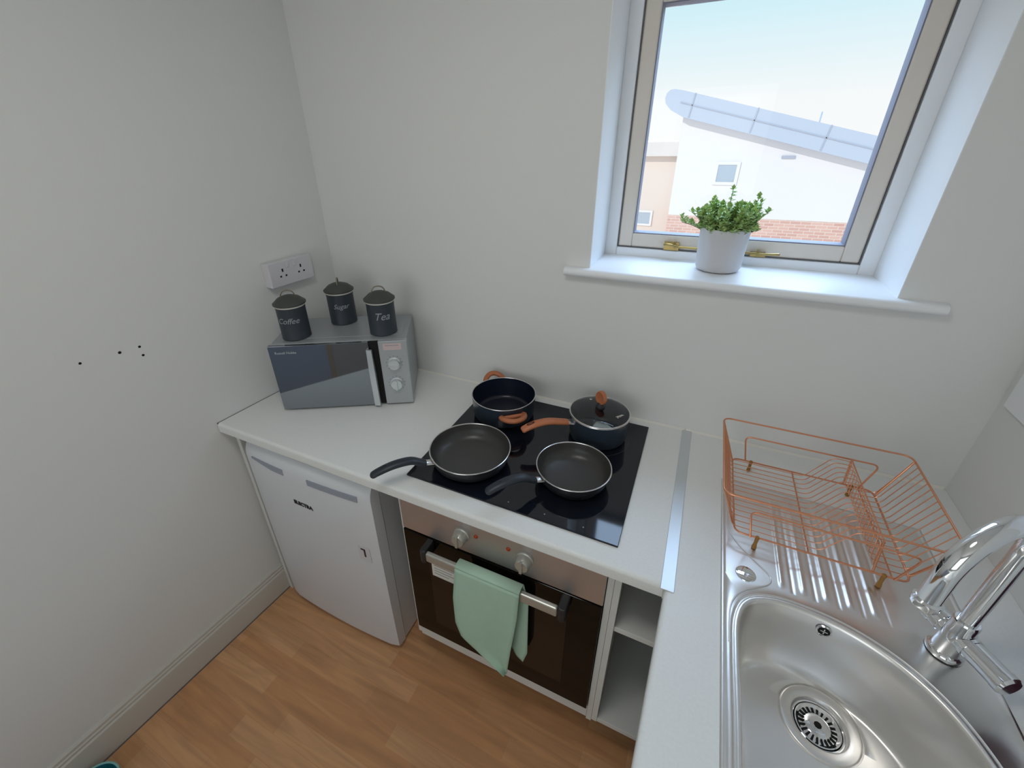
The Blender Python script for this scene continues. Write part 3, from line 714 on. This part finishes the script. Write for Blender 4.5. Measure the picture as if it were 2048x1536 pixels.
fs = [(j*nx_+i, j*nx_+i+1, (j+1)*nx_+i+1, (j+1)*nx_+i) for j in range(len(ys)-1) for i in range(nx_-1)]
MB().add(vs, fs).build('drainer', 'sinksteel', sk, angle=75)
# pressed line round the tap-hole corner
pl = catmull([(1.537, -.33, ZS), (1.540, -.385, ZS), (1.558, -.426, ZS), (1.590, -.462, ZS), (1.616, -.488, ZS), (1.621, -.503, ZS), (1.613, -.519, ZS), (1.590, -.536, ZS), (1.569, -.552, ZS), (1.552, -.575, ZS), (1.541, -.610, ZS), (1.539, -.68, ZS)], 6)
MB().tube(pl, .0016, 8, ry=.9).build('pressed_ridge', 'sinksteel', sk)
MB().lathe([(0, .0018), (.017, .0018), (.0195, .0008), (.0205, -.001)], (1.573, -.5075, ZS), 40).build('hole_cover', 'chrome', sk)
# drain
MB().lathe([(.0438, -.0095), (.0420, -.0080), (.0400, -.0095), (.0400, -.0135), (.0438, -.0135)], dn, 56, closed=True).build('drain_ring', 'chrome', sk)
ds = MB().lathe([(.0398, -.0135), (.0380, -.0085), (.0360, -.0080), (.034, -.010), (.031, -.0125), (.024, -.0125), (.020, -.0090), (.012, -.0080), (.005, -.0080), (0, -.0080)], dn, 56).build('strainer', 'chrome', sk)
mb = MB()
for q in range(22):
    a = 2*math.pi*q/22; ca, sa2 = math.cos(a), math.sin(a)
    pts = [(.0215, -.0013), (.0215, .0013), (.0315, .0019), (.0315, -.0019)]
    mb.add([(dn[0]+u*ca-v*sa2, dn[1]+u*sa2+v*ca, dn[2]+(-.0100 if u < .03 else -.0115)) for u, v in pts]+[(dn[0]+u*ca-v*sa2, dn[1]+u*sa2+v*ca, dn[2]-.0145) for u, v in pts], [(0, 1, 2, 3), (0, 4, 5, 1), (1, 5, 6, 2), (2, 6, 7, 3), (3, 7, 4, 0)])
mb.lathe([(0, -.0074), (.0065, -.0074), (.007, -.009)], dn, 8)
mb.build('strainer_slot', 'hole', sk)
# overflow
ofl = MB(); ofl.lathe([(.013, 0), (.013, -.002), (.010, -.003), (.009, -.001)], (0, 0, 0), 24, 'y', closed=True)
oo = ofl.build('overflow_ring', 'chrome', sk, loc=(1.712, -.5635, ZS-.022)); oo.rotation_euler = (math.radians(-8), 0, math.radians(-8))
k = MB(); k.lathe([(0, -.0009), (.009, -.0009), (.009, .0)], (0, 0, 0), 20, 'y'); oo2 = k.build('overflow_hole', 'hole', sk, loc=(1.712, -.5645, ZS-.022)); oo2.rotation_euler = oo.rotation_euler
k = MB(); k.box(-.006, .006, -.0022, -.001, -.001, .001); k.box(-.001, .001, -.0022, -.001, -.006, .006); oo3 = k.build('overflow_grille', 'chrome', sk, loc=(1.712, -.5645, ZS-.022)); oo3.rotation_euler = oo.rotation_euler

# ------------------------------------------------------------------ tap
tp = thing('mixer_tap', 'chrome swan-neck mixer tap rising behind the sink bowl', 'tap', (1.893, -.535, ZS+.0012), 0)
MB().lathe([(0, 0), (.0265, 0), (.0265, .005), (.024, .009), (.0215, .011), (.0205, .034), (.0205, .068), (.0185, .072), (.0185, .086), (.0165, .090), (0, .090)], n=40).build('body', 'chrome', tp, angle=35)
ang = math.radians(219); ux, uy = math.cos(ang), math.sin(ang); Rr = .080; hz = 1.165-ZS
P = [(0, 0, .088), (0, 0, .13), (0, 0, .20), (0, 0, hz)]
for q in range(1, 25):
    t_ = math.pi*q/24; P.append((ux*Rr*(1-math.cos(t_)), uy*Rr*(1-math.cos(t_)), hz+Rr*math.sin(t_)))
P += [(ux*2*Rr, uy*2*Rr, hz-.02), (ux*2*Rr, uy*2*Rr, hz-.055)]
MB().tube(P, [.0132]*4+[.0132+.0020*min(1, q/12) for q in range(24)]+[.0152]*2, 24).build('spout', 'chrome', tp, angle=60)
MB().lathe([(.0115, -.012), (.0165, -.012), (.0185, -.009), (.0185, .002), (.0155, .005), (.0115, .005)], (ux*2*Rr, uy*2*Rr, hz-.055), 32, closed=True).build('aerator', 'chrome', tp, angle=35)
ha = math.radians(-62); hx_, hy_ = math.cos(ha), math.sin(ha)
for s, Ln in ((1, .086), (-1, .050)):
    zz = .050
    k = MB(); k.tube([(s*hx_*u, s*hy_*u, zz) for u in (.012, .020, .0205, .026, .0265, Ln-.014, Ln-.0135, Ln-.004, Ln)], [.0185, .0185, .0205, .0205, .0190, .0190, .0202, .0202, .017], 28)
    k.build('lever', 'chrome', tp, angle=30)

# ------------------------------------------------------------------ dish rack
rk = thing('dish_rack', 'copper wire dish rack standing on the sink drainer', 'dish rack')
x0, x1, y0, y1, zr = 1.500, 1.912, -.440, -.122, 1.050
def rect_loop(x0, x1, y0, y1, z, r=.022): return rounded_path([(x0, y0, z), (x1, y0, z), (x1, y1, z), (x0, y1, z)], r, 6, True)
MB().tube(rect_loop(x0, x1, y0, y1, zr), .0023, 8, closed=True).build('rim', 'copper', rk)
bx0, bx1, by0, by1, zb = 1.545, 1.866, -.425, -.140, .936
MB().tube(rect_loop(bx0, bx1, by0, by1, zb, .02), .0022, 8, closed=True).build('base_frame', 'copper', rk)
for yy, s in ((by0-.003, -1), (by1+.003, 1)):
    P = rounded_path([(1.578, yy, zb-.001), (1.562, yy+s*.003, 1.012), (1.860, yy+s*.003, 1.012), (1.838, yy, zb-.001)], .018, 6)
    MB().tube(P, .0021, 8).build('side_hoop', 'copper', rk)
# corner posts joining rim and base
for (xa, ya, xb, yb) in ((x0, y0+.02, bx0, by0+.018), (x0, y1-.02, bx0, by1-.018), (x1, y0+.02, bx1, by0+.018), (x1, y1-.02, bx1, by1-.018)):
    MB().tube([(xa, ya, zr), (xb, yb, zb)], .0024, 8).build('post', 'copper', rk)
NW = 15
for q in range(NW):
    y_ = by1-.014-(by1-by0-.028)*q/(NW-1); yt = y1-.022-(y1-y0-.044)*q/(NW-1)
    P = rounded_path([(x0, yt, zr), (1.540, y_, zb+.004), (1.712, y_, zb+.004), (1.757, y_, 1.018), (1.797, y_, 1.018), (1.803, y_, zb+.004), (1.866, y_, zb+.004), (x1, yt, zr)], .012, 3)
    MB().tube(P, .0011, 5).build('wire', 'copper', rk)
for x_, z_ in ((1.69, zb), (1.835, zb)):
    MB().tube([(x_, by0, z_), (x_, by1, z_)], .0018, 6).build('cross_bar', 'copper', rk)
MB().tube([(1.797, by0+.002, 1.0185), (1.797, by1-.002, 1.0185)], .0018, 6).build('cross_bar', 'copper', rk)
MB().tube([(1.797, by0+.006, 1.018), (1.803, by0+.002, zb)], .0022, 8).build('divider', 'copper', rk)
MB().tube([(1.797, by1-.006, 1.018), (1.803, by1-.002, zb)], .0022, 8).build('divider', 'copper', rk)
for x_ in (1.592, 1.822):
    for y_ in (by0, by1):
        MB().lathe([(0, 0), (.0048, 0), (.0052, .003), (.0036, .014), (.0040, .027), (.0050, .033), (.003, .036), (0, .036)], (x_, y_, ZS+.0008), 16).build('rubber_foot', 'amber', rk)

# ------------------------------------------------------------------ plant on the sill
ps = thing('potted_plant', 'small-leaved green plant in a white ceramic pot on the window sill', 'plant', (1.407, .118, 1.3996))
MB().lathe([(0, 0), (.047, 0), (.056, .004), (.0605, .013), (.0655, .118), (.0655, .121), (.0625, .121), (.061, .105), (0, .104)], n=56).build('pot', 'ceramic', ps, angle=35)
MB().lathe([(0, .108), (.0618, .1075), (.0618, .10)], n=32).build('soil', 'soil', ps)
random.seed(7)
lv, stm = MB(), MB()
def leaf(mb, p, d, up, L, w):
    d = d.normalized(); s = d.cross(up); s = s.normalized() if s.length > 1e-4 else Vector((1, 0, 0)); n_ = s.cross(d)
    a = p; b = p+d*L*.5+s*w+n_*L*.10; c_ = p+d*L+n_*L*.02; e_ = p+d*L*.5-s*w+n_*L*.10; mid = p+d*L*.55-n_*L*.04
    mb.add([a, b, c_, e_, mid], [(0, 1, 4), (1, 2, 4), (2, 3, 4), (3, 0, 4)])
sprigs = []
for q in range(190):
    a = random.uniform(0, 2*math.pi); r_ = .058*math.sqrt(random.random()); h = random.uniform(.004, .078)*(1.05-.30*(r_/.058)); out = r_/.058*random.uniform(.010, .036)
    sprigs.append((a, r_, h, out))
sprigs += [(math.radians(178), .05, .030, .072), (math.radians(190), .052, .020, .066), (math.radians(165), .05, .042, .050), (math.radians(20), .05, .088, .020), (math.radians(35), .05, .070, .042), (math.radians(8), .052, .052, .044), (math.radians(95), .02, .105, .004), (math.radians(150), .045, .080, .006)]
for a, r_, h, out in sprigs:
    b = Vector((r_*math.cos(a), r_*math.sin(a), .106)); tpv = Vector(((r_+out)*math.cos(a), (r_+out)*math.sin(a), .112+h))
    mid = (b+tpv)/2+Vector((random.uniform(-.006, .006), random.uniform(-.006, .006), .004)); pts = catmull([b, mid, tpv], 5)
    stm.tube(pts, .0008, 4)
    for j, p in enumerate(pts[2:]):
        p = Vector(p)
        for w_ in range(3 if j < len(pts)-3 else 6):
            an = random.uniform(0, 6.28); el = random.uniform(.1, 1.0) if j < len(pts)-3 else random.uniform(.3, 1.5)
            leaf(lv, p, Vector((math.cos(an)*math.cos(el), math.sin(an)*math.cos(el), math.sin(el))), Vector((0, 0, 1)), random.uniform(.011, .0165), random.uniform(.0042, .0062))
fo = lv.build('foliage', 'leaf', ps, smooth=False); stm.build('stem', 'stem', ps)

# ------------------------------------------------------------------ small things at the frame's edge
b_ = thing('bottle', 'dark maroon bottle beside the sink at the right edge', 'bottle', (2.012, -.607, ZT))
MB().lathe([(0, 0), (.030, 0), (.034, .005), (.035, .012), (.035, .13), (.030, .15), (.014, .165), (.012, .18), (0, .18)], n=40).build('body', 'maroon', b_)
MB().lathe([(0, .18), (.014, .18), (.014, .20), (.012, .204), (0, .204)], n=24).build('cap', 'black', b_)
t = thing('bowl', 'teal plastic bowl with paler rim on the floor by the skirting', 'bowl', (.008, -1.325, 0))
MB().lathe([(0, 0), (.040, 0), (.046, .006), (.066, .045), (.062, .045), (.043, .009), (0, .007)], n=40).build('dish', 'teal', t)
MB().tube([(.0645*math.cos(a), .0645*math.sin(a), .0455) for a in [2*math.pi*k/48 for k in range(48)]], .0032, 8, closed=True).build('rim', 'tealrim', t)

# ------------------------------------------------------------------ outside
YH = 12.0
hs = thing('house', 'white rendered house with sloping blue-grey roof seen through the window', 'house', (0, 0, 0))
zt = lambda x: 2.30-(x-.35)*.2575
mb = MB(); pts = [(.36, -.13), (.34, 2.28), (7.5, zt(7.5)), (7.5, -.13)]
mb.add([(x, YH, z) for x, z in pts]+[(x, YH+7, z) for x, z in pts], [(0, 1, 2, 3), (7, 6, 5, 4), (0, 4, 5, 1), (1, 5, 6, 2), (2, 6, 7, 3), (3, 7, 4, 0)])
mb.build('wall', 'render_white', hs, smooth=False)
MB().box(.36, 7.5, YH, YH+7, -6, -.131).build('brick_wall', 'brick', hs, smooth=False)
rt = [(.36, 2.20), (.05, 2.36), (-.09, 2.50), (-.12, 2.62), (-.09, 2.73), (-.02, 2.79), (.08, 2.80), (.25, 2.77), (7.6, 2.77-7.35*.2575), (7.6, 2.20-7.24*.2575)]
n = len(rt); mb = MB(); mb.add([(x, YH-.35, z) for x, z in rt]+[(x, YH+7.3, z) for x, z in rt], [tuple(range(n)), tuple(range(n, 2*n))[::-1]]+[(i, i+n, (i+1) % n+n, (i+1) % n) for i in range(n)])
rf = mb.build('roof', 'fascia', hs, smooth=False)
mb = MB()
def fz(x): return 2.49-(x-.35)*.2575
mb.add([(.25, YH-.36, fz(.25)+.012), (7.5, YH-.36, fz(7.5)+.012), (7.5, YH-.36, fz(7.5)-.012), (.25, YH-.36, fz(.25)-.012)], [(0, 1, 2, 3)])
for xx in (.55, 1.95, 3.45, 4.9): mb.add([(xx, YH-.36, fz(xx)+.26), (xx+.025, YH-.36, fz(xx)+.26), (xx-.05, YH-.36, fz(xx)-.25), (xx-.075, YH-.36, fz(xx)-.25)], [(0, 1, 2, 3)])
mb.build('fascia_seam', 'seam', rf, smooth=False, solid=.01)
fw = MB(); frame_rect(fw, 1.30, 1.86, .66, 1.20, .07, YH-.05, YH+.02); fw_o = fw.build('window', 'render_white', hs, smooth=False)
MB().box(1.37, 1.79, YH-.03, YH-.01, .73, 1.13).build('pane', 'farwin', fw_o, smooth=False)
MB().box(2.70, 2.98, YH-.04, YH-.001, 1.27, 1.33).build('air_vent', 'seam', hs)
for xa, xb, zc in ((2.95, 3.2, -.62), (3.75, 4.35, -.62)):
    MB().box(xa, xb, YH-.05, YH-.001, -1.7, zc).build('window', 'render_white', hs)
MB().tube([(3.33, YH+.5, 1.7), (3.33, YH+.5, 2.24)], .018, 6).build('aerial', 'seam', hs)
nb = thing('house', 'peach rendered flat-roofed building at the left edge of the window', 'house', (0, 0, 0))
MB().box(-6, .30, YH+1.2, YH+8, -6, 1.30).build('wall', 'render_peach', nb, smooth=False)
MB().box(-6.2, .335, YH+.9, YH+8.2, 1.30, 1.66).build('roof', 'soffit', nb, smooth=False)
fo2 = MB(); frame_rect(fo2, -.72, -.18, -.65, -.20, .06, YH+1.15, YH+1.199); fo2o = fo2.build('window', 'render_white', nb, smooth=False)
MB().box(-.66, -.24, YH+1.17, YH+1.195, -.59, -.26).build('pane', 'farwin', fo2o, smooth=False)

# ------------------------------------------------------------------ unseen unit added behind the camera for the microwave door reflection
M['blue_door'] = mat('pale_blue_door', (.50, .63, .86), .6)
M['grey_door'] = mat('grey_door', (.52, .54, .54), .6)
M['oak'] = mat('oak_edge', (.95, .60, .20), .5)
cu_ = thing('cupboard', 'low cupboard with oak upright, added unseen for the microwave door reflection', 'cupboard', (0, 0, 0))
MB().box(-.12, 1.20, -2.72, -2.33, 0, .74).build('carcass', 'grey_door', cu_, bevel=.002)
MB().box(-.12, .642, -2.329, -2.31, .01, .735).build('door', 'blue_door', cu_, bevel=.002)
MB().box(.668, 1.20, -2.329, -2.31, .01, .735).build('door', 'grey_door', cu_, bevel=.002)
MB().box(.646, .659, -2.329, -2.29, 0, .74).build('upright', 'oak', cu_, bevel=.002)
